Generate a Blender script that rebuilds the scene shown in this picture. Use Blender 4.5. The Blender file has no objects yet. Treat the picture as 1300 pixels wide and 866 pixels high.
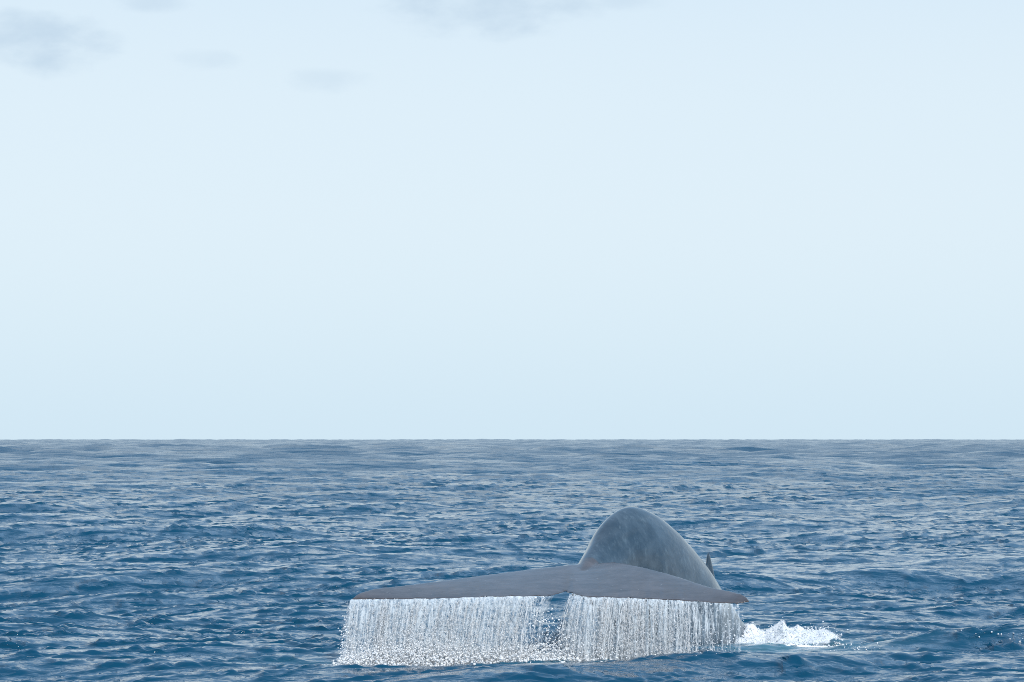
import bpy, math, random
import numpy as np

R = math.radians
rng = np.random.default_rng(11)
random.seed(5)
scene = bpy.context.scene
col = scene.collection

# ------------------------------------------------------------------ camera
F, CX, HZ, CAM_H = 3611.0, 650.0, 554.5, 3.4      # focal length / centre / eye level in photo pixels
EARTH = 6371000.0
cam_d = bpy.data.cameras.new('camera')
cam_d.sensor_width = 36.0
cam_d.lens = 100.0
cam_d.clip_start = 0.1
cam_d.clip_end = 40000.0
cam = bpy.data.objects.new('camera', cam_d)
col.objects.link(cam)
cam.location = (0, 0, CAM_H)
cam.rotation_euler = (R(90) + math.atan((HZ - 433.0) / F), 0, 0)
scene.camera = cam

# ------------------------------------------------------------------ world
SUN_DIR = np.array([0.35, -0.65, 0.67]); SUN_DIR /= np.linalg.norm(SUN_DIR)
SUN_EL = math.asin(SUN_DIR[2]); SUN_AZ = math.atan2(SUN_DIR[0], SUN_DIR[1])
world = bpy.data.worlds.new('World')
scene.world = world
world.use_nodes = True
wn, wl = world.node_tree.nodes, world.node_tree.links
wn.clear()


def nd(nodes, typ, **kw):
    n = nodes.new(typ)
    for k, v in kw.items():
        setattr(n, k, v)
    return n


def mth(nodes, links, op, a, b=None, c=None, clamp=False):
    n = nodes.new('ShaderNodeMath'); n.operation = op; n.use_clamp = clamp
    for i, v in enumerate((a, b, c)):
        if v is None:
            continue
        if isinstance(v, (int, float)):
            n.inputs[i].default_value = v
        else:
            links.new(v, n.inputs[i])
    return n.outputs[0]


def mixc(nodes, links, fac, a, b):
    n = nodes.new('ShaderNodeMix'); n.data_type = 'RGBA'
    for s, v in ((n.inputs[0], fac), (n.inputs[6], a), (n.inputs[7], b)):
        if isinstance(v, (int, float)):
            s.default_value = v
        elif isinstance(v, tuple):
            s.default_value = v if len(v) == 4 else (*v, 1)
        else:
            links.new(v, s)
    return n.outputs[2]


def ramp(nodes, links, v, lo, hi, t0=0.0, t1=1.0, smooth=True):
    n = nodes.new('ShaderNodeMapRange')
    n.interpolation_type = 'SMOOTHSTEP' if smooth else 'LINEAR'
    links.new(v, n.inputs[0])
    for i, q in enumerate((lo, hi, t0, t1)):
        n.inputs[i + 1].default_value = q
    return n.outputs[0]


sky = nd(wn, 'ShaderNodeTexSky', sky_type='NISHITA')
sky.sun_disc = False
sky.sun_elevation = SUN_EL
sky.sun_rotation = SUN_AZ
sky.altitude = 0; sky.air_density = 1.0; sky.dust_density = 1.5; sky.ozone_density = 1.5
tc = nd(wn, 'ShaderNodeTexCoord')
sep = nd(wn, 'ShaderNodeSeparateXYZ'); wl.new(tc.outputs['Generated'], sep.inputs[0])
az = mth(wn, wl, 'ARCTAN2', sep.outputs[0], sep.outputs[1])
el = mth(wn, wl, 'ARCSINE', sep.outputs[2])
cv = nd(wn, 'ShaderNodeCombineXYZ')
wl.new(az, cv.inputs[0]); wl.new(mth(wn, wl, 'MULTIPLY', el, 2.0), cv.inputs[1])
nz = nd(wn, 'ShaderNodeTexNoise'); nz.inputs['Scale'].default_value = 38; nz.inputs['Detail'].default_value = 6
nz.inputs['Roughness'].default_value = 0.55
wl.new(cv.outputs[0], nz.inputs['Vector'])
nzv = mth(wn, wl, 'SUBTRACT', nz.outputs['Fac'], 0.5)
mask = None
for (px, py, rx, ry, k) in ((50, 60, 105, 46, 1.0), (620, 2, 165, 58, 0.95), (412, 104, 66, 20, 0.42),
                            (255, 80, 60, 18, 0.4), (197, 8, 55, 20, 0.6), (800, 0, 60, 20, 0.5)):
    dx = mth(wn, wl, 'DIVIDE', mth(wn, wl, 'SUBTRACT', az, (px - CX) / F), rx / F)
    dy = mth(wn, wl, 'DIVIDE', mth(wn, wl, 'SUBTRACT', el, (HZ - py) / F), ry / F)
    r2 = mth(wn, wl, 'ADD', mth(wn, wl, 'MULTIPLY', dx, dx), mth(wn, wl, 'MULTIPLY', dy, dy))
    v = mth(wn, wl, 'ADD', mth(wn, wl, 'SUBTRACT', 0.8, r2), mth(wn, wl, 'MULTIPLY', nzv, 2.4))
    m = mth(wn, wl, 'MULTIPLY', ramp(wn, wl, v, -0.15, 1.1), k)
    mask = m if mask is None else mth(wn, wl, 'MAXIMUM', mask, m)
nz2 = nd(wn, 'ShaderNodeTexNoise'); nz2.inputs['Scale'].default_value = 6; nz2.inputs['Detail'].default_value = 7
wl.new(cv.outputs[0], nz2.inputs['Vector'])
gen = mth(wn, wl, 'MULTIPLY', ramp(wn, wl, nz2.outputs['Fac'], 0.5, 0.68), ramp(wn, wl, el, 0.165, 0.30))
mask = mth(wn, wl, 'MAXIMUM', mask, gen)
veil = mixc(wn, wl, ramp(wn, wl, el, -0.005, 0.085), (0.690, 0.868, 0.992), (0.770, 0.902, 0.992))
veil = mixc(wn, wl, ramp(wn, wl, el, 0.11, 0.36), veil, (0.38, 0.66, 1.0))
veil = mixc(wn, wl, mask, veil, (0.59, 0.735, 0.87))
skym = nd(wn, 'ShaderNodeMix', data_type='RGBA', blend_type='MULTIPLY')
skym.inputs[0].default_value = 1
wl.new(sky.outputs[0], skym.inputs[6]); skym.inputs[7].default_value = (0.10, 0.10, 0.10, 1)
full = mixc(wn, wl, 0.90, skym.outputs[2], veil)      # a thin bright veil of high haze over the clear sky
bg = nd(wn, 'ShaderNodeBackground'); bg.inputs[1].default_value = 1.0
wl.new(full, bg.inputs[0])
wo = nd(wn, 'ShaderNodeOutputWorld'); wl.new(bg.outputs[0], wo.inputs[0])

# ------------------------------------------------------------------ sun
sd = bpy.data.lights.new('sun', 'SUN')
sd.energy = 5.0; sd.angle = R(2.0); sd.color = (1.0, 0.97, 0.93)
sun = bpy.data.objects.new('sun', sd); col.objects.link(sun)
from mathutils import Vector
sun.rotation_euler = Vector(SUN_DIR).to_track_quat('Z', 'Y').to_euler()
sun.location = (-20, -10, 30)

scene.view_settings.view_transform = 'Standard'
scene.view_settings.look = 'None'
scene.view_settings.exposure = 0.0
scene.view_settings.gamma = 1.0
scene.view_settings.use_curve_mapping = False
scene.cycles.filter_width = 1.0
scene.cycles.use_denoising = False
scene.cycles.sample_clamp_indirect = 3.0
scene.cycles.sample_clamp_direct = 6.0
scene.cycles.max_bounces = 8
scene.cycles.transparent_max_bounces = 24
scene.cycles.caustics_reflective = False
scene.cycles.caustics_refractive = False

# ------------------------------------------------------------------ helpers


def W(px, py, D):
    """photo pixel + distance from the boat -> point"""
    return np.array([(px - CX) * D / F, D, CAM_H - (py - HZ) * D / F])


def X_at(px, D):
    return (px - CX) * D / F


def new_mesh(name, verts, faces, mat, smooth=True, attrs=None):
    """verts (n,3) array, faces (m,3|4) array"""
    me = bpy.data.meshes.new(name)
    verts = np.ascontiguousarray(verts, dtype=np.float32)
    faces = np.ascontiguousarray(faces, dtype=np.int32)
    n, k = faces.shape
    me.vertices.add(len(verts)); me.vertices.foreach_set('co', verts.ravel())
    me.loops.add(n * k); me.loops.foreach_set('vertex_index', faces.ravel())
    me.polygons.add(n)
    me.polygons.foreach_set('loop_start', np.arange(0, n * k, k, dtype=np.int32))
    try:
        me.polygons.foreach_set('loop_total', np.full(n, k, dtype=np.int32))
    except Exception:
        pass
    me.update(calc_edges=True)
    if smooth:
        me.polygons.foreach_set('use_smooth', np.ones(n, dtype=bool))
    for an, av in (attrs or {}).items():
        a = me.attributes.new(an, 'FLOAT', 'POINT')
        a.data.foreach_set('value', np.ascontiguousarray(av, dtype=np.float32).ravel())
    if mat:
        me.materials.append(mat)
    o = bpy.data.objects.new(name, me)
    col.objects.link(o)
    return o


def tag(o, label=None, cat=None, group=None, kind=None):
    for k, v in (('label', label), ('category', cat), ('group', group), ('kind', kind)):
        if v:
            o[k] = v
    return o


def material(name):
    m = bpy.data.materials.new(name); m.use_nodes = True
    n, l = m.node_tree.nodes, m.node_tree.links
    p = n['Principled BSDF']
    return m, n, l, p


# ------------------------------------------------------------------ sea height field
def wave_tile(L, N, lmin, lmax, rms, peak, theta, spread, seed, chop):
    g = np.random.default_rng(seed)
    k1 = 2 * np.pi * np.fft.fftfreq(N, L / N)
    kx, ky = np.meshgrid(k1, k1, indexing='ij')
    k = np.hypot(kx, ky); k[0, 0] = 1
    kp = 2 * np.pi / peak
    S = np.exp(-1.25 * (kp / k) ** 2) / k ** 4
    d = (kx * math.cos(theta) + ky * math.sin(theta)) / k
    S *= np.abs(d) ** spread + 0.06
    lam = 2 * np.pi / k
    S *= (lam > lmin) & (lam < lmax)
    S[0, 0] = 0
    H = (g.normal(size=(N, N)) + 1j * g.normal(size=(N, N))) * np.sqrt(S)
    h = np.fft.ifft2(H).real
    s = rms / h.std()
    dx = np.fft.ifft2(-1j * kx / k * H).real * s * chop
    dy = np.fft.ifft2(-1j * ky / k * H).real * s * chop
    return L, N, np.stack([h * s, dx, dy], -1).astype(np.float32)


def sample(tile, x, y, rot):
    L, N, A = tile
    c, s = math.cos(rot), math.sin(rot)
    u = ((x * c + y * s) / L * N) % N
    v = ((-x * s + y * c) / L * N) % N
    i0 = np.floor(u).astype(int); j0 = np.floor(v).astype(int)
    fu = (u - i0)[..., None]; fv = (v - j0)[..., None]
    i0 %= N; j0 %= N
    i1 = (i0 + 1) % N; j1 = (j0 + 1) % N
    r = (A[i0, j0] * (1 - fu) * (1 - fv) + A[i1, j0] * fu * (1 - fv) + A[i0, j1] * (1 - fu) * fv + A[i1, j1] * fu * fv)
    dx, dy = r[..., 1] * c - r[..., 2] * s, r[..., 1] * s + r[..., 2] * c
    return r[..., 0], dx, dy


HALF = math.pi / 2
SWELL = wave_tile(410, 512, 9, 130, 0.215, 28, HALF + 0.12, 5, 3, 0.7)
MID = wave_tile(89, 1024, 1.7, 16, 0.066, 7.0, HALF - 0.1, 3, 8, 0.75)
SMALL = wave_tile(27, 1024, 0.12, 1.5, 0.0110, 0.5, HALF + 0.05, 3, 21, 0.2)
PATCH = wave_tile(47, 512, 0.6, 4.5, 1.0, 1.4, HALF, 2, 77, 0)
GUST = wave_tile(300, 128, 12, 150, 1.0, 40, HALF, 1, 31, 0)


def sstep(v, a, b):
    t = np.clip((v - a) / (b - a), 0, 1)
    return t * t * (3 - 2 * t)


def sea(x, y, full=False):
    D = np.hypot(x, y)
    near = np.exp(-((x - 0.8) / 9) ** 2 - ((y - 44) / 7) ** 2)
    h1, x1, y1 = sample(SWELL, x, y, 0.0)
    f1 = (1 - 0.85 * near) * (1 + 1.3 * sstep(D, 150, 900))
    h2, x2, y2 = sample(MID, x, y, 0.31)
    f2 = (1 - sstep(D, 500, 2500)) * (1 - 0.35 * near)
    h3, x3, y3 = sample(SMALL, x, y, -0.22)
    gu = sample(GUST, x, y, 0.4)[0]
    f3 = (1 - sstep(D, 180, 520)) * np.clip(1 + 0.28 * gu, 0.35, 1.7) * 0.92 * np.exp(np.clip(0.75 * sample(PATCH, x, y, 0.7)[0], -1.8, 0.8))
    f3 = f3 * (1 - 0.6 * np.exp(-((x - 4.2) / 1.8) ** 2 - ((y - 45.4) / 1.5) ** 2))
    z = h1 * f1 + h2 * f2 + h3 * f3 - D * D / (2 * EARTH)
    # the wave that rolls in front of the tail, and the one that crumbles further right
    amp = np.interp(x, [-9, -4, -2.4, 0.2, 1.2, 2.8, 4.2, 6.5, 10], [0.0, 0.02, 0.05, 0.05, 0.15, 0.22, 0.14, 0.05, 0.0])
    yc = 41.9 + 0.10 * np.sin(x * 1.3) - 0.03 * x
    s = y - yc
    z += amp * np.where(s < 0, np.exp(-(s / 0.75) ** 2), np.exp(-(s / 0.9) ** 2))
    amp = np.interp(x, [3.6, 4.6, 5.5, 6.4, 7.2, 8.6, 11, 15], [0.0, 0.04, 0.13, 0.27, 0.38, 0.40, 0.18, 0.0])
    s = y - (46.3 + 0.15 * np.sin(x * 0.9))
    z += amp * np.where(s < 0, np.exp(-(s / 0.85) ** 2), np.exp(-(s / 1.5) ** 2))
    if not full:
        return z
    rg = sstep(np.log(D), math.log(60), math.log(450))
    return z, x1 * f1 + x2 * f2 + x3 * f3, y1 * f1 + y2 * f2 + y3 * f3, 1 - f3 * 0.8, rg, gu


# rows evenly spaced in 1/D (fine near, coarse far), columns dense in front of the boat
t = np.linspace(1 / 37.0, 1 / 9500.0, 1300)
rows = np.concatenate([np.linspace(0.5, 30, 60), np.linspace(30.5, 36.9, 50), 1 / t])
dense = np.linspace(-12, 12, 530)
side = 12 + np.linspace(0, 1, 51)[1:] ** 1.8 * 167.9
phi = np.radians(np.concatenate([-side[::-1], dense, side]))
DD, PP = np.meshgrid(rows, phi, indexing='ij')
X0, Y0 = DD * np.sin(PP), DD * np.cos(PP)
z, dx, dy, lod3, lod2, gu = sea(X0, Y0, True)
X1, Y1 = X0 + dx, Y0 + dy


def blob(x, y, cx, cy, rx, ry):
    return np.exp(-((x - cx) / rx) ** 2 - ((y - cy) / ry) ** 2)


# whitewater lying on the surface
foam = (0.95 * np.clip(blob(X1, Y1, -1.0, 43.15, 1.9, 0.36) ** 0.5, 0, 1) + 0.85 * blob(X1, Y1, 1.9, 43.15, 1.5, 0.32) ** 0.5
        + 0.52 * blob(X1, Y1, 4.7, 47.2, 1.25, 0.8) ** 0.6 + 0.72 * blob(X1, Y1, 5.55, 46.7, 0.8, 0.4)
        + 0.52 * blob(X1, Y1, 8.3, 45.7, 0.95, 0.6) + 0.45 * blob(X1, Y1, 7.1, 44.6, 0.5, 0.25)
        + 0.45 * blob(X1, Y1, 3.6, 44.6, 0.6, 0.5) + 0.6 * blob(X1, Y1, 0.9, 46.6, 0.5, 0.8))
foam = np.clip(foam, 0, 1)
aer = np.clip(0.6 * blob(X1, Y1, 3.9, 48.0, 1.3, 1.4) + 0.5 * blob(X1, Y1, 0.6, 43.3, 3.0, 0.8) + 0.35 * blob(X1, Y1, 4.6, 46.4, 1.6, 1.4), 0, 1)
nr, nc = DD.shape
verts = np.stack([X1, Y1, z], -1).reshape(-1, 3)
idx = np.arange(nr * nc).reshape(nr, nc)
faces = np.stack([idx[:-1, :-1], idx[:-1, 1:], idx[1:, 1:], idx[1:, :-1]], -1).reshape(-1, 4)
seam = np.stack([idx[:-1, -1], idx[:-1, 0], idx[1:, 0], idx[1:, -1]], -1)
faces = np.concatenate([faces, seam])[:, ::-1]

m_sea, n, l, p = material('sea_water')
geo = nd(n, 'ShaderNodeNewGeometry')


def attr(name):
    a = nd(n, 'ShaderNodeAttribute'); a.attribute_name = name
    return a.outputs['Fac']


def noise(scale, detail, rough, stretch=None):
    t_ = nd(n, 'ShaderNodeTexNoise'); t_.inputs['Scale'].default_value = scale
    t_.inputs['Detail'].default_value = detail; t_.inputs['Roughness'].default_value = rough
    if stretch:
        mp = nd(n, 'ShaderNodeMapping'); mp.inputs['Scale'].default_value = stretch
        l.new(geo.outputs['Position'], mp.inputs[0]); l.new(mp.outputs[0], t_.inputs['Vector'])
    else:
        l.new(geo.outputs['Position'], t_.inputs['Vector'])
    return t_.outputs['Fac']


a_foam, a_aer, a_l3, a_l2 = attr('foam'), attr('aerated'), attr('lod_small'), attr('lod_mid')
lace = mth(n, l, 'ADD', mth(n, l, 'MULTIPLY', noise(9, 5, 0.65), 0.75), mth(n, l, 'MULTIPLY', noise(34, 3, 0.6), 0.25))
fm = ramp(n, l, mth(n, l, 'SUBTRACT', mth(n, l, 'MULTIPLY', a_foam, 0.92), mth(n, l, 'MULTIPLY', lace, 0.95)), 0.0, 0.13)
deep = mixc(n, l, a_aer, (0.0, 0.036, 0.076), (0.09, 0.21, 0.26))
l.new(mixc(n, l, fm, deep, (0.80, 0.82, 0.83)), p.inputs['Base Color'])
l.new(mth(n, l, 'ADD', mth(n, l, 'ADD', 0.02, mth(n, l, 'MULTIPLY', a_l2, ramp(n, l, noise(0.04, 9, 0.62, (1.0, 0.6, 1.0)), 0.36, 0.64, 0.11, 0.28))), mth(n, l, 'MULTIPLY', fm, 0.5)), p.inputs['Roughness'])
p.inputs['IOR'].default_value = 1.333
b1 = mth(n, l, 'MULTIPLY', noise(11, 3, 0.6, (0.7, 1.0, 1.0)), 0.0008)
b2 = mth(n, l, 'MULTIPLY', mth(n, l, 'MULTIPLY', noise(1.6, 4, 0.62, (0.6, 1.0, 1.0)), 0.20), a_l3)
b3 = mth(n, l, 'MULTIPLY', mth(n, l, 'MULTIPLY', noise(0.16, 4, 0.6, (0.5, 1.0, 1.0)), 1.6), a_l2)
b4 = mth(n, l, 'MULTIPLY', mth(n, l, 'MULTIPLY', lace, fm), 0.05)
hgt = mth(n, l, 'ADD', mth(n, l, 'ADD', b1, b2), mth(n, l, 'ADD', b3, b4))
bp = nd(n, 'ShaderNodeBump'); bp.inputs['Distance'].default_value = 1.0; bp.inputs['Strength'].default_value = 1.0
l.new(hgt, bp.inputs['Height']); l.new(bp.outputs[0], p.inputs['Normal'])

sea_o = new_mesh('sea', verts, faces, m_sea, True,
                 {'foam': foam, 'aerated': aer, 'lod_small': lod3, 'lod_mid': lod2})
sea_o['kind'] = 'structure'
del verts, faces, X0, Y0, X1, Y1, DD, PP

# ------------------------------------------------------------------ whale


def cr(xs, ys, q):
    """smooth (monotone-ish) interpolation through control points"""
    xs, ys, q = map(np.asarray, (xs, ys, q))
    m = np.gradient(ys, xs)
    i = np.clip(np.searchsorted(xs, q) - 1, 0, len(xs) - 2)
    h = xs[i + 1] - xs[i]; s = (q - xs[i]) / h
    return ((2 * s**3 - 3 * s**2 + 1) * ys[i] + (s**3 - 2 * s**2 + s) * h * m[i]
            + (-2 * s**3 + 3 * s**2) * ys[i + 1] + (s**3 - s**2) * h * m[i + 1])


# flukes: trailing edge and leading edge (photo x, photo y, distance)
TE = np.array([(447, 761, 43.3), (500, 761, 43.2), (560, 760, 43.1), (620, 757.8, 43.0), (660, 757.2, 42.95), (693, 757.2, 42.95),
               (706, 755, 43.1), (717, 751, 43.35), (728, 753.5, 43.1), (740, 758, 42.92), (800, 759.5, 42.8), (850, 762, 42.7),
               (900, 765, 42.65), (935, 767, 42.6), (951, 764.5, 42.65)], float)
LE = np.array([(447, 760, 43.32), (453, 754.5, 43.4), (470, 748, 43.6), (500, 744, 43.75), (560, 736.5, 44.0), (640, 726, 44.3),
               (700, 718.5, 44.55), (730, 715.5, 44.7), (752, 714.5, 44.72), (780, 712.5, 44.6), (800, 715.5, 44.4), (830, 722.5, 44.1), (860, 731, 43.8),
               (900, 744, 43.3), (930, 750.5, 42.98), (944, 755, 42.8), (949, 759.5, 42.7), (951, 763.5, 42.66)], float)
NS = 150
ux = 699 - 252 * np.cos(np.linspace(0, np.pi, NS))
ux[0], ux[-1] = 447.01, 950.99
tey, teD = np.interp(ux, TE[:, 0], TE[:, 1]), np.interp(ux, TE[:, 0], TE[:, 2])
ley, leD = cr(LE[:, 0], LE[:, 1], ux), cr(LE[:, 0], LE[:, 2], ux)
tey = tey + 0.35 * np.sin(ux * 0.21) * (np.abs(ux - 717) < 215) + 0.25 * np.sin(ux * 0.53 + 1)
te = np.array([W(a, b, c) for a, b, c in zip(ux, tey, teD)])
le = np.array([W(a, b, c) for a, b, c in zip(ux, ley, leD)])
NP = 26
sv, fv = [], []
for i in range(NS):
    chord = le[i] - te[i]
    cl = np.linalg.norm(chord)
    nrm = np.array([0, -0.28, 0.96]); nrm -= chord * nrm.dot(chord) / max(cl * cl, 1e-6); nrm /= np.linalg.norm(nrm)
    mid = 1 - abs(ux[i] - 735) / (288 if ux[i] < 735 else 216)
    tk = 0.012 + 0.16 * cl / 1.7 * (0.6 + 0.4 * max(mid, 0))
    for j in range(NP):
        a = 2 * np.pi * j / NP
        s = 0.5 - 0.5 * math.cos(a)                      # 0 trailing .. 1 leading
        prof = 2.2 * (s ** 0.9) * math.sqrt(max(1 - s, 0)) * 0.75
        th = (0.014 * math.sin(a) if s < 0.5 else 0.014 * math.sin(a)) + math.copysign(prof * tk * 0.5, math.sin(a)) * (1 if abs(math.sin(a)) > 1e-6 else 0)
        sv.append(te[i] + chord * s * 0.985 + nrm * th * (1.0 if math.sin(a) > 0 else 0.55) - nrm * prof * tk * 0.46)
for i in range(NS - 1):
    for j in range(NP):
        a, b = i * NP + j, i * NP + (j + 1) % NP
        fv.append((a, b, b + NP, a + NP))
sv = np.array(sv)
c0, c1 = len(sv), len(sv) + 1
sv = np.vstack([sv, sv[:NP].mean(0), sv[-NP:].mean(0)])
tri = [(j, c0, (j + 1) % NP) for j in range(NP)] + [((NS - 1) * NP + j, (NS - 1) * NP + (j + 1) % NP, c1) for j in range(NP)]

# body: dorsal ridge line (photo x, photo y, distance, half width, half depth)
BD = np.array([(730, 752, 43.5, 0.06, 0.04), (737, 730, 44.1, 0.15, 0.16), (746, 708, 44.7, 0.27, 0.36), (758, 688, 45.2, 0.41, 0.66),
               (774, 660, 45.75, 0.53, 0.95), (797, 643.5, 46.35, 0.62, 1.15), (823, 650, 46.95, 0.69, 1.28), (850, 671, 47.5, 0.76, 1.38),
               (875, 700, 48.0, 0.82, 1.42), (897, 734, 48.5, 0.88, 1.42), (917, 766, 48.9, 0.94, 1.40), (936, 800, 49.3, 1.0, 1.36),
               (960, 870, 50.1, 0.95, 1.25), (975, 930, 50.7, 0.35, 0.45)], float)
kk = np.arange(len(BD)); q = np.linspace(0, len(BD) - 1, 190)
bpx, bpy_, bD, ba, bb = (cr(kk, BD[:, c], q) for c in range(5))
ridge = np.array([W(a, b, c) for a, b, c in zip(bpx, bpy_, bD)])
tan = np.gradient(ridge, axis=0); tan /= np.linalg.norm(tan, axis=1)[:, None]
for _ in range(6):
    tan[1:-1] = (tan[:-2] + 2 * tan[1:-1] + tan[2:]) / 4
tan /= np.linalg.norm(tan, axis=1)[:, None]
NB = 56
bv, bf = [], []
frames = []
for i in range(len(q)):
    T = tan[i]
    lat = np.cross(T, (0, 0, 1.0)); lat /= np.linalg.norm(lat)
    up = np.cross(lat, T)
    frames.append((ridge[i], T, lat, up))
    for j in range(NB):
        a = 2 * np.pi * j / NB
        sx, cz = math.sin(a), math.cos(a)
        wdt = sx * (1 - 0.16 * cz - 0.10 * cz * cz)      # narrower towards the dorsal ridge
        bv.append(ridge[i] + up * bb[i] * (cz - 1) + lat * ba[i] * wdt)
for i in range(len(q) - 1):
    for j in range(NB):
        a, b = i * NB + j, i * NB + (j + 1) % NB
        bf.append((a, a + NB, b + NB, b))
bv = np.array(bv)
d0, d1 = len(bv), len(bv) + 1
bv = np.vstack([bv, bv[:NB].mean(0), bv[-NB:].mean(0)])
btri = [(j, (j + 1) % NB, d0) for j in range(NB)] + [((len(q) - 1) * NB + j, d1, (len(q) - 1) * NB + (j + 1) % NB) for j in range(NB)]

# dorsal fin: hooked blade on the ridge
FI = int(np.argmin(np.abs(bpx - 901)))
P0, T, lat, up = frames[FI]
fin_prof = [(-0.55, -0.25), (-0.36, 0.0), (-0.30, 0.09), (-0.33, 0.20), (-0.40, 0.31), (-0.43, 0.37), (-0.35, 0.36), (-0.18, 0.29),
            (0.04, 0.17), (0.25, 0.02), (0.52, -0.25)]
nfp = len(fin_prof)
cen = np.mean(fin_prof, axis=0)
fvv, fff = [], []
for sgn, sc, off in ((-1, 0.72, 0.030), (-1, 1.0, 0.008), (1, 1.0, 0.008), (1, 0.72, 0.030)):
    for (a, b) in fin_prof:
        aa, bb_ = cen[0] + (a - cen[0]) * sc, (-0.2 + (b + 0.2) * (sc * 0.5 + 0.5))
        fvv.append(P0 + T * aa + up * bb_ + lat * sgn * off)
for r_ in range(3):
    for j in range(nfp):
        k2 = (j + 1) % nfp
        fff.append((r_ * nfp + j, r_ * nfp + k2, (r_ + 1) * nfp + k2, (r_ + 1) * nfp + j))
fin_caps = [tuple(range(nfp))[::-1], tuple(3 * nfp + j for j in range(nfp))]

o1, o2 = len(sv), len(sv) + len(bv)
allv = [tuple(v) for v in sv] + [tuple(v) for v in bv] + [tuple(v) for v in fvv]
allf = fv + tri + [tuple(i + o1 for i in f) for f in bf + btri] + [tuple(i + o2 for i in f) for f in fff + fin_caps]
me = bpy.data.meshes.new('whale'); me.from_pydata(allv, [], allf); me.update()
import bmesh
bm = bmesh.new(); bm.from_mesh(me); bmesh.ops.recalc_face_normals(bm, faces=bm.faces); bm.to_mesh(me); bm.free()
whale = bpy.data.objects.new('whale', me); col.objects.link(whale)
rm = whale.modifiers.new('remesh', 'REMESH'); rm.mode = 'VOXEL'; rm.voxel_size = 0.016; rm.use_smooth_shade = True
sm = whale.modifiers.new('smooth', 'SMOOTH'); sm.factor = 0.5; sm.iterations = 9
dc = whale.modifiers.new('decimate', 'DECIMATE'); dc.ratio = 0.5
dg = bpy.context.evaluated_depsgraph_get()
me2 = bpy.data.meshes.new_from_object(whale.evaluated_get(dg))
whale.modifiers.clear(); whale.data = me2; me2.name = 'whale'
co = np.empty(len(me2.vertices) * 3, np.float32); me2.vertices.foreach_get('co', co); co = co.reshape(-1, 3)
me2.polygons.foreach_set('use_smooth', np.ones(len(me2.polygons), bool))
# skin attributes: distance to the trailing edge, and how much a point belongs to the flukes
pxs = co[:, 0] / co[:, 1] * F + CX
tx = np.interp(pxs, ux, te[:, 1]); tz = np.interp(pxs, ux, te[:, 2]); lx = np.interp(pxs, ux, le[:, 1]); lz = np.interp(pxs, ux, le[:, 2])
dte = np.hypot(co[:, 1] - tx, co[:, 2] - tz)
zf = tz + (lz - tz) * np.clip((co[:, 1] - tx) / np.maximum(lx - tx, 1e-3), 0, 1)
root = np.exp(-((pxs - 744) / 15) ** 2)
flk = (1 - sstep(np.abs(co[:, 2] - zf), 0.10, 0.26)) * (1 - sstep(co[:, 1] - lx, 0.0, 0.04)) * (1 - sstep(co[:, 2] - zf, 0.06, 0.12))
sub = ridge[::3]; best = np.full(len(co), 1e9); bi = np.zeros(len(co), int)
for i_, c_ in enumerate(sub):
    d_ = ((co - c_) ** 2).sum(1); m_ = d_ < best; best[m_] = d_[m_]; bi[m_] = i_ * 3
lat_all = np.array([f_[2] for f_ in frames])
side_ = ((co - ridge[bi]) * lat_all[bi]).sum(1) / np.maximum(ba[bi], 0.05)
nodep = q[bi]
brown = (1 - sstep(nodep, 2.5, 7.5)) * (1 - sstep(side_, -0.6, 0.6)) * 0.4
flk = np.maximum(flk * (1 - sstep(nodep, 2.3, 4.0) * (np.abs(co[:, 2] - zf) > 0.12)), brown)
for an, av in (('fluke', flk), ('edge', dte)):
    a = me2.attributes.new(an, 'FLOAT', 'POINT'); a.data.foreach_set('value', av.astype(np.float32))

m_wh, n, l, p = material('whale_skin')
geo = nd(n, 'ShaderNodeNewGeometry')
a_fl, a_ed = attr('fluke'), attr('edge')
mott = noise(3.6, 7, 0.66)
stre = noise(7.5, 6, 0.65, (1.7, 1.0, 0.5))
spots = noise(17, 3, 0.6)
body_c = mixc(n, l, ramp(n, l, mott, 0.35, 0.68), (0.017, 0.035, 0.056), (0.038, 0.062, 0.088))
body_c = mixc(n, l, mth(n, l, 'MULTIPLY', ramp(n, l, stre, 0.52, 0.75), 0.42), body_c, (0.10, 0.145, 0.18))
fmot = mth(n, l, 'ADD', mth(n, l, 'MULTIPLY', mott, 0.5), mth(n, l, 'MULTIPLY', noise(3.0, 6, 0.65, (0.55, 2.2, 2.2)), 0.5))
fl_c = mixc(n, l, ramp(n, l, fmot, 0.36, 0.64), (0.044, 0.042, 0.048), (0.073, 0.069, 0.077))
fl_c = mixc(n, l, mth(n, l, 'MULTIPLY', ramp(n, l, spots, 0.66, 0.76), 0.45), fl_c, (0.24, 0.24, 0.25))
cc = mixc(n, l, a_fl, body_c, fl_c)
edge = mth(n, l, 'MULTIPLY', ramp(n, l, a_ed, 0.018, 0.06, 1.0, 0.0), a_fl)
cc = mixc(n, l, mth(n, l, 'MULTIPLY', edge, 0.75), cc, (0.05, 0.038, 0.034))
l.new(cc, p.inputs['Base Color'])
l.new(ramp(n, l, noise(2.2, 5, 0.6, (0.6, 1.5, 1.5)), 0.40, 0.60, 0.06, 0.20), p.inputs['Roughness'])
p.inputs['IOR'].default_value = 1.52
bp = nd(n, 'ShaderNodeBump'); bp.inputs['Distance'].default_value = 0.02; bp.inputs['Strength'].default_value = 0.14
hh = mth(n, l, 'ADD', noise(14, 4, 0.6), mth(n, l, 'MULTIPLY', stre, 0.8))
l.new(hh, bp.inputs['Height']); l.new(bp.outputs[0], p.inputs['Normal'])
me2.materials.clear(); me2.materials.append(m_wh)
tag(whale, 'grey diving whale with arched back and wide flukes raised above the water', 'whale')

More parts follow.
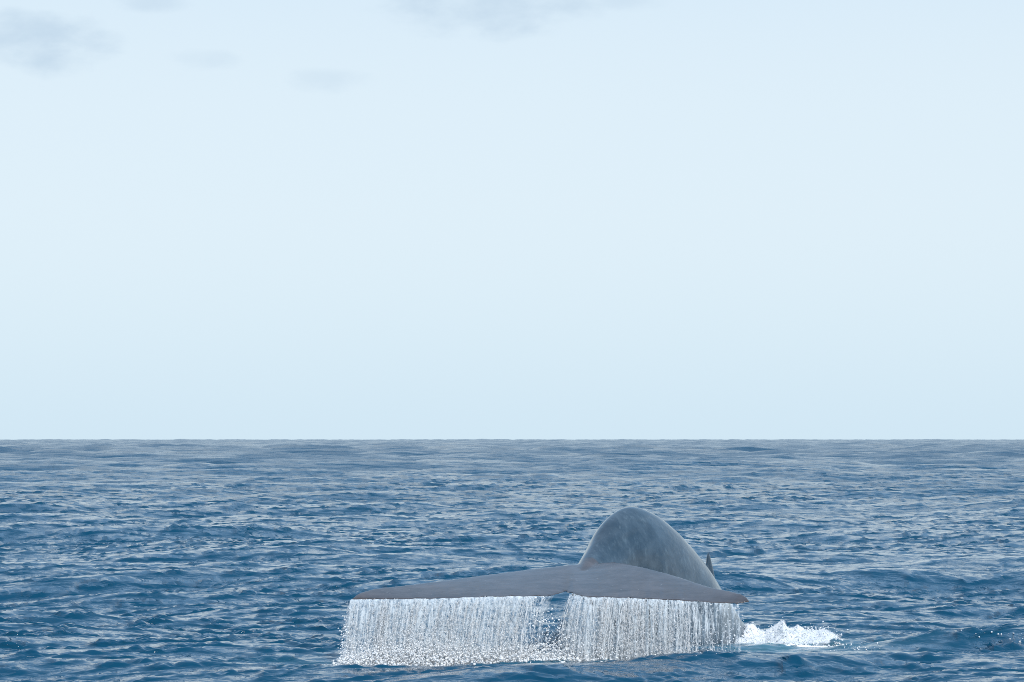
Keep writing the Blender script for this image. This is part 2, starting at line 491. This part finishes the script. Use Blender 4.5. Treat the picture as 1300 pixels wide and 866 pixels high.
# ------------------------------------------------------------------ falling water
def white_water(name, colr, trans, gloss, rough, clear=0.0):
    m, n, l, p = material(name)
    out = n['Material Output']; n.remove(p)
    d = nd(n, 'ShaderNodeBsdfDiffuse'); d.inputs[0].default_value = (*colr, 1)
    t_ = nd(n, 'ShaderNodeBsdfTranslucent'); t_.inputs[0].default_value = (*colr, 1)
    g_ = nd(n, 'ShaderNodeBsdfGlossy'); g_.inputs[0].default_value = (1, 1, 1, 1); g_.inputs['Roughness'].default_value = rough
    m1 = nd(n, 'ShaderNodeMixShader'); m1.inputs[0].default_value = trans
    l.new(d.outputs[0], m1.inputs[1]); l.new(t_.outputs[0], m1.inputs[2])
    fr = nd(n, 'ShaderNodeFresnel'); fr.inputs[0].default_value = 1.333
    m2 = nd(n, 'ShaderNodeMixShader'); l.new(mth(n, l, 'MULTIPLY', fr.outputs[0], gloss), m2.inputs[0])
    l.new(m1.outputs[0], m2.inputs[1]); l.new(g_.outputs[0], m2.inputs[2])
    tr = nd(n, 'ShaderNodeBsdfTransparent'); m3 = nd(n, 'ShaderNodeMixShader'); m3.inputs[0].default_value = clear
    l.new(m2.outputs[0], m3.inputs[1]); l.new(tr.outputs[0], m3.inputs[2])
    l.new(m3.outputs[0], out.inputs[0])
    return m


m_drop = white_water('water_drops', (0.97, 0.98, 0.99), 0.55, 1.0, 0.12, 0.48)
m_splash = white_water('splash_foam', (0.95, 0.96, 0.97), 0.4, 0.5, 0.3, 0.2)
m_foam = white_water('white_foam', (0.78, 0.81, 0.84), 0.25, 0.5, 0.4, 0.12)

m_veil, n, l, p = material('thin_water_sheet')
geo = nd(n, 'ShaderNodeNewGeometry')
a_age = attr('fall')
st1 = noise(1.0, 5, 0.6, (26, 26, 2.6))
st2 = noise(1.0, 3, 0.6, (60, 60, 16))
cov = mth(n, l, 'ADD', mth(n, l, 'MULTIPLY', st1, 0.65), mth(n, l, 'MULTIPLY', st2, 0.35))
al = ramp(n, l, mth(n, l, 'SUBTRACT', cov, mth(n, l, 'MULTIPLY', a_age, 0.04)), 0.36, 0.58)
out = n['Material Output']; n.remove(p)
vd = nd(n, 'ShaderNodeBsdfDiffuse'); vd.inputs[0].default_value = (0.86, 0.92, 0.96, 1)
vt = nd(n, 'ShaderNodeBsdfTranslucent'); vt.inputs[0].default_value = (0.86, 0.92, 0.96, 1)
vg = nd(n, 'ShaderNodeBsdfGlossy'); vg.inputs['Roughness'].default_value = 0.1
vx_ = nd(n, 'ShaderNodeBsdfTransparent')
v1 = nd(n, 'ShaderNodeMixShader'); v1.inputs[0].default_value = 0.5
l.new(vd.outputs[0], v1.inputs[1]); l.new(vt.outputs[0], v1.inputs[2])
v2 = nd(n, 'ShaderNodeMixShader'); v2.inputs[0].default_value = 0.10
l.new(v1.outputs[0], v2.inputs[1]); l.new(vg.outputs[0], v2.inputs[2])
v3 = nd(n, 'ShaderNodeMixShader'); l.new(mth(n, l, 'MULTIPLY', al, 0.8), v3.inputs[0])
l.new(vx_.outputs[0], v3.inputs[1]); l.new(v2.outputs[0], v3.inputs[2]); l.new(v3.outputs[0], out.inputs[0])

ico = bmesh.new(); bmesh.ops.create_icosphere(ico, subdivisions=1, radius=1.0)
ICO_V = np.array([v.co[:] for v in ico.verts]); ICO_F = np.array([[v.index for v in f.verts] for f in ico.faces]); ico.free()


def blobs(P, S, g, jitter=0.0):
    """P (n,3) centres, S (n,3) radii -> verts, faces"""
    nn = len(P)
    V = ICO_V[None] * S[:, None, :]
    if jitter:
        V = V * (1 + jitter * g.normal(size=(nn, len(ICO_V), 1)))
    V = V + P[:, None, :]
    Fc = ICO_F[None] + (np.arange(nn) * len(ICO_V))[:, None, None]
    return V.reshape(-1, 3), Fc.reshape(-1, 3)


G = 9.81


def te_at(px):
    return np.array([np.interp(px, ux, te[:, c]) for c in range(3)])


def fall(px, s, g_, vx, vy, jx=0.0):
    """point on a stream that left the trailing edge at photo column px, s metres of fall"""
    b = te_at(px)
    tt = math.sqrt(max(2 * s / G, 0))
    return b + np.array([jx + vx * tt, -0.045 + vy * tt, 0.012 - s])


def curtain(name, label, spans, lean, n_str, n_drop, seed):
    g = np.random.default_rng(seed)
    V, Fs, off = [], [], 0
    xs = np.array([s_[0] for s_ in spans]); dens = np.array([s_[1] for s_ in spans])
    cdf_x = np.linspace(xs[0], xs[-1], 400); clump = np.interp(cdf_x, np.linspace(xs[0], xs[-1], int((xs[-1] - xs[0]) / 3.2)), g.random(int((xs[-1] - xs[0]) / 3.2)) ** 1.6)
    clump2 = np.interp(cdf_x, np.linspace(xs[0], xs[-1], int((xs[-1] - xs[0]) / 13)), g.random(int((xs[-1] - xs[0]) / 13)))
    cdf = np.cumsum(np.interp(cdf_x, xs, dens) * (0.25 + 1.5 * clump) * (0.35 + 1.2 * clump2)); cdf /= cdf[-1]

    def pick(nn):
        return np.interp(g.random(nn), cdf, cdf_x)
    strings = []
    for px in pick(n_str):
        lv = np.interp(px, lean[0], lean[1]) + g.normal() * 0.10
        strings.append((px, lv, -0.18 + g.normal() * 0.16, g.random()))
    # beaded streams: tubes whose radius pulses
    K, SD = 34, 5
    for (px, vx, vy, r_) in strings:
        b = te_at(px)
        bot = b[2] + 0.05
        s0 = 0 if r_ < 0.8 else g.random() * 0.4
        s1 = bot * (1.0 if g.random() < 0.55 else 0.3 + 0.7 * g.random())
        ss = np.linspace(s0, max(s1, s0 + 0.1), K)
        w1, w2, ph = 18 + 26 * g.random(), 45 + 30 * g.random(), g.random() * 6
        rad = (0.0045 + 0.011 * g.random() ** 3) * (0.62 + 0.38 * np.sin(ss * w1 + ph) + 0.32 * np.sin(ss * w2 + 2 * ph))
        rad = np.maximum(rad, 0.0012); rad[0] = rad[-1] = 0.0005
        wob = np.cumsum(g.normal(size=K)) * 0.004
        pts = np.array([fall(px, s_, g, vx, vy) for s_ in ss]); pts[:, 0] += wob
        an = 2 * np.pi * np.arange(SD) / SD
        ring = pts[:, None, :] + rad[:, None, None] * np.stack([np.cos(an), np.sin(an), 0 * an], -1)[None]
        i_ = np.arange(K * SD).reshape(K, SD)
        f_ = np.stack([i_[:-1], np.roll(i_, -1, 1)[:-1], np.roll(i_, -1, 1)[1:], i_[1:]], -1).reshape(-1, 4)
        f3 = np.concatenate([f_[:, [0, 1, 2]], f_[:, [0, 2, 3]]])
        V.append(ring.reshape(-1, 3)); Fs.append(f3 + off); off += K * SD
    # drops: half of them strung along the streams, half loose between them
    P, S = [], []
    for i in range(n_drop):
        if g.random() < 0.4:
            px, vx, vy, _ = strings[g.integers(len(strings))]
            jx = g.normal() * 0.014
        else:
            px = pick(1)[0]; vx = np.interp(px, lean[0], lean[1]) + g.normal() * 0.09; vy = -0.18 + g.normal() * 0.22
            jx = g.normal() * 0.02
        b = te_at(px)
        s_ = (b[2] + 0.04) * g.random() ** 0.72
        c = fall(px, s_, g, vx, vy, jx)
        r_ = 0.0035 + 0.0075 * g.random() ** 2.4 + 0.003 * s_ * g.random()
        P.append(c); S.append((r_, r_, r_ * (1.0 + 1.5 * g.random() ** 1.5)))
    v_, f_ = blobs(np.array(P), np.array(S), g, 0.12)
    V.append(v_); Fs.append(f_ + off)
    o = new_mesh(name, np.concatenate(V), np.concatenate(Fs), m_drop, True)
    tag(o, label, 'water', kind='stuff')
    # the thin unbroken sheets between the streams
    NX, NZ = 260, 30
    cols = np.linspace(xs[0], xs[-1], NX)
    Vv, Fa, age = [], [], []
    for layer in range(2):
        ph = g.random(4) * 6
        for px in cols:
            vx = np.interp(px, lean[0], lean[1])
            b = te_at(px)
            for j in range(NZ):
                s_ = (b[2] + 0.03) * (j / (NZ - 1)) ** 1.3
                c = fall(px, s_, g, vx, -0.10 - 0.16 * layer)
                c[1] += (0.03 * math.sin(px * 0.35 + ph[0]) + 0.02 * math.sin(px * 0.9 + ph[1] + 3 * s_)) * min(1, s_ * 4)
                Vv.append(c)
                d_ = np.interp(px, xs, dens)
                age.append(s_ * 1.6 + (1 - min(d_, 1)) * 2.2)
        i_ = np.arange(NX * NZ).reshape(NX, NZ) + layer * NX * NZ
        Fa.append(np.stack([i_[:-1, :-1], i_[1:, :-1], i_[1:, 1:], i_[:-1, 1:]], -1).reshape(-1, 4))
    o2_ = new_mesh('water_sheet', np.array(Vv), np.concatenate(Fa), m_veil, True, {'fall': np.array(age)})
    o2_['kind'] = 'stuff'
    o2_.parent = o
    return o


curtain('falling_water', 'white curtain of water streaming off the longer fluke, left of the notch',
        [(442, 0.75), (448, 1.0), (600, 1.0), (655, 0.95), (680, 0.55), (697, 0.30), (706, 0.05)],
        ([440, 470, 560, 650, 706], [-0.26, -0.28, -0.48, -0.55, -0.55]), 150, 15000, 41)
curtain('falling_water', 'strings of water dripping off the shorter fluke, beside the whale body',
        [(726, 0.25), (733, 0.9), (760, 1.0), (850, 0.9), (880, 0.5), (900, 0.22), (918, 0.07), (936, 0.03)],
        ([726, 760, 820, 880, 940], [-0.50, -0.22, -0.04, 0.05, 0.12]), 150, 10000, 57)

# ------------------------------------------------------------------ whitewater


def splash(name, label, gen_pts, seed, jit=0.22, mat=None):
    g = np.random.default_rng(seed)
    P, Rr = gen_pts(g)
    S = Rr[:, None] * (0.75 + 0.5 * g.random((len(P), 3)))
    v_, f_ = blobs(P, S, g, jit)
    o = new_mesh(name, v_, f_, mat or m_foam, True)
    return tag(o, label, 'foam', kind='stuff')


def foot(g):
    nn = 9000
    px = np.concatenate([g.uniform(428, 690, 4800), g.normal(520, 55, 2600), g.uniform(690, 735, 500), g.uniform(735, 905, 1700)])
    px = np.clip(px, 424, 925)
    D = 42.9 + g.normal(size=len(px)) * 0.20
    x = X_at(px, D); base = sea(x, D)
    hmax = np.interp(px, [424, 440, 520, 600, 690, 720, 760, 900], [0.06, 0.20, 0.36, 0.24, 0.18, 0.12, 0.20, 0.09])
    zz = base - 0.02 + np.abs(g.normal(size=len(px))) * hmax * 0.75
    rr = 0.007 + 0.026 * g.random(len(px)) ** 2.2 * np.exp(-(zz - base) * 5)
    return np.stack([x, D, zz], -1), rr


splash('splash_foam', 'white splash foam where the falling water hits the sea', foot, 71, mat=m_splash)


def fbm(x, y, octaves, seed):
    g = np.random.default_rng(seed); v = 0; a = 1.0; f = 1.0
    for _ in range(octaves):
        for _k in range(3):
            th = g.random() * 6.28; ph = g.random() * 6.28
            v = v + a * np.sin(f * (x * math.cos(th) + y * math.sin(th)) + ph + 1.3 * np.sin(f * 0.7 * (x * math.sin(th) - y * math.cos(th)) + ph * 2))
        a *= 0.6; f *= 1.9
    return v / 6


def surge_height(px, u, x, D):
    top = np.interp(px, [920, 928, 938, 946, 958, 970, 982, 994, 1003, 1018, 1032, 1045, 1056, 1068],
                    [0.10, 0.30, 0.42, 0.42, 0.28, 0.18, 0.24, 0.34, 0.33, 0.24, 0.22, 0.20, 0.14, 0.0])
    prof = np.sin(np.pi * np.clip(u, 0, 1) ** 1.45) ** 0.75 * (1 - 0.35 * (1 - u))
    lump = 1 + 0.55 * fbm(x * 7, D * 4, 3, 4) + 0.16 * fbm(x * 26, D * 20, 3, 9)
    return np.maximum(top * prof * lump, 0)


def surge_front(px):
    return 47.2 + 0.4 * fbm(px * 0.05, px * 0.0, 2, 17)


def surge(g):
    nn = 4200
    px = g.uniform(922, 1068, nn)
    u = g.random(nn)
    D = surge_front(px) + 2.1 * u
    x = X_at(px, D)
    hgt_ = surge_height(px, u, x, D)
    zz = sea(x, D) + hgt_ - 0.012 + 0.008 * g.normal(size=nn) + 0.06 * (g.random(nn) ** 9)
    keep = g.random(nn) < np.interp(u, [0, 0.35, 1], [0.1, 0.85, 1]) * np.interp(px, [922, 935, 1030, 1068], [0.4, 1, 0.8, 0.35])
    rr = 0.004 + 0.009 * g.random(nn) ** 2.2
    return np.stack([x, D, zz], -1)[keep], rr[keep]


surge_o = splash('surge_foam', 'bright white surge foaming where the whale back enters the sea', surge, 72)
gp, gu_ = np.meshgrid(np.linspace(925, 1062, 260), np.linspace(0.0, 1, 140), indexing='ij')
gD = surge_front(gp) + 2.1 * gu_; gx = X_at(gp, gD)
gz = sea(gx, gD) - 0.018 - 0.05 * (1 - gu_) ** 3 + surge_height(gp, gu_, gx, gD) * 1.0
gi = np.arange(gp.size).reshape(gp.shape)
mound = new_mesh('foam_mound', np.stack([gx, gD, gz], -1).reshape(-1, 3),
                 np.stack([gi[:-1, :-1], gi[1:, :-1], gi[1:, 1:], gi[:-1, 1:]], -1).reshape(-1, 4), m_foam)
mound['kind'] = 'stuff'; mound.parent = surge_o


def back_splash(g):
    nn = 700
    px = g.normal(712, 13, nn); D = 46.5 + g.normal(size=nn) * 0.3
    x = X_at(px, D)
    zz = sea(x, D) + np.abs(g.normal(size=nn)) * 0.10 + 0.15 * np.exp(-((px - 716) / 9) ** 2)
    return np.stack([x, D, zz], -1), 0.010 + 0.026 * g.random(nn) ** 2


splash('splash_foam', 'small white splash seen through the gap beneath the fluke notch', back_splash, 73)


def spray(g):
    P, rr = [], []
    for (cx, cy, sx_, sy_, nn, D) in ((437, 815, 4, 16, 160, 42.7), (1265, 812, 22, 7, 14, 46.0), (1288, 822, 12, 7, 14, 45.8),
                                      (1040, 806, 17, 7, 150, 47.2), (905, 828, 10, 10, 90, 42.5), (925, 800, 12, 18, 120, 42.6),
                                      (693, 800, 10, 22, 260, 42.8), (714, 818, 11, 13, 300, 42.85), (1080, 822, 25, 4, 40, 45.2), (890, 842, 12, 6, 16, 41.6),
                                      (675, 846, 12, 6, 16, 41.7)):
        px = g.normal(cx, sx_, nn); py = np.maximum(g.normal(cy, sy_, nn), 772)
        DDn = D + g.normal(size=nn) * 0.12
        pts = np.stack([X_at(px, DDn), DDn, CAM_H - (py - HZ) * DDn / F], -1)
        pts[:, 2] = np.maximum(pts[:, 2], sea(pts[:, 0], pts[:, 1]) + 0.004)
        P.append(pts); rr.append(0.004 + 0.014 * g.random(nn) ** 3)
    return np.concatenate(P), np.concatenate(rr)


so = splash('water_spray', 'loose droplets of spray flying around the flukes and wave crests', spray, 74)
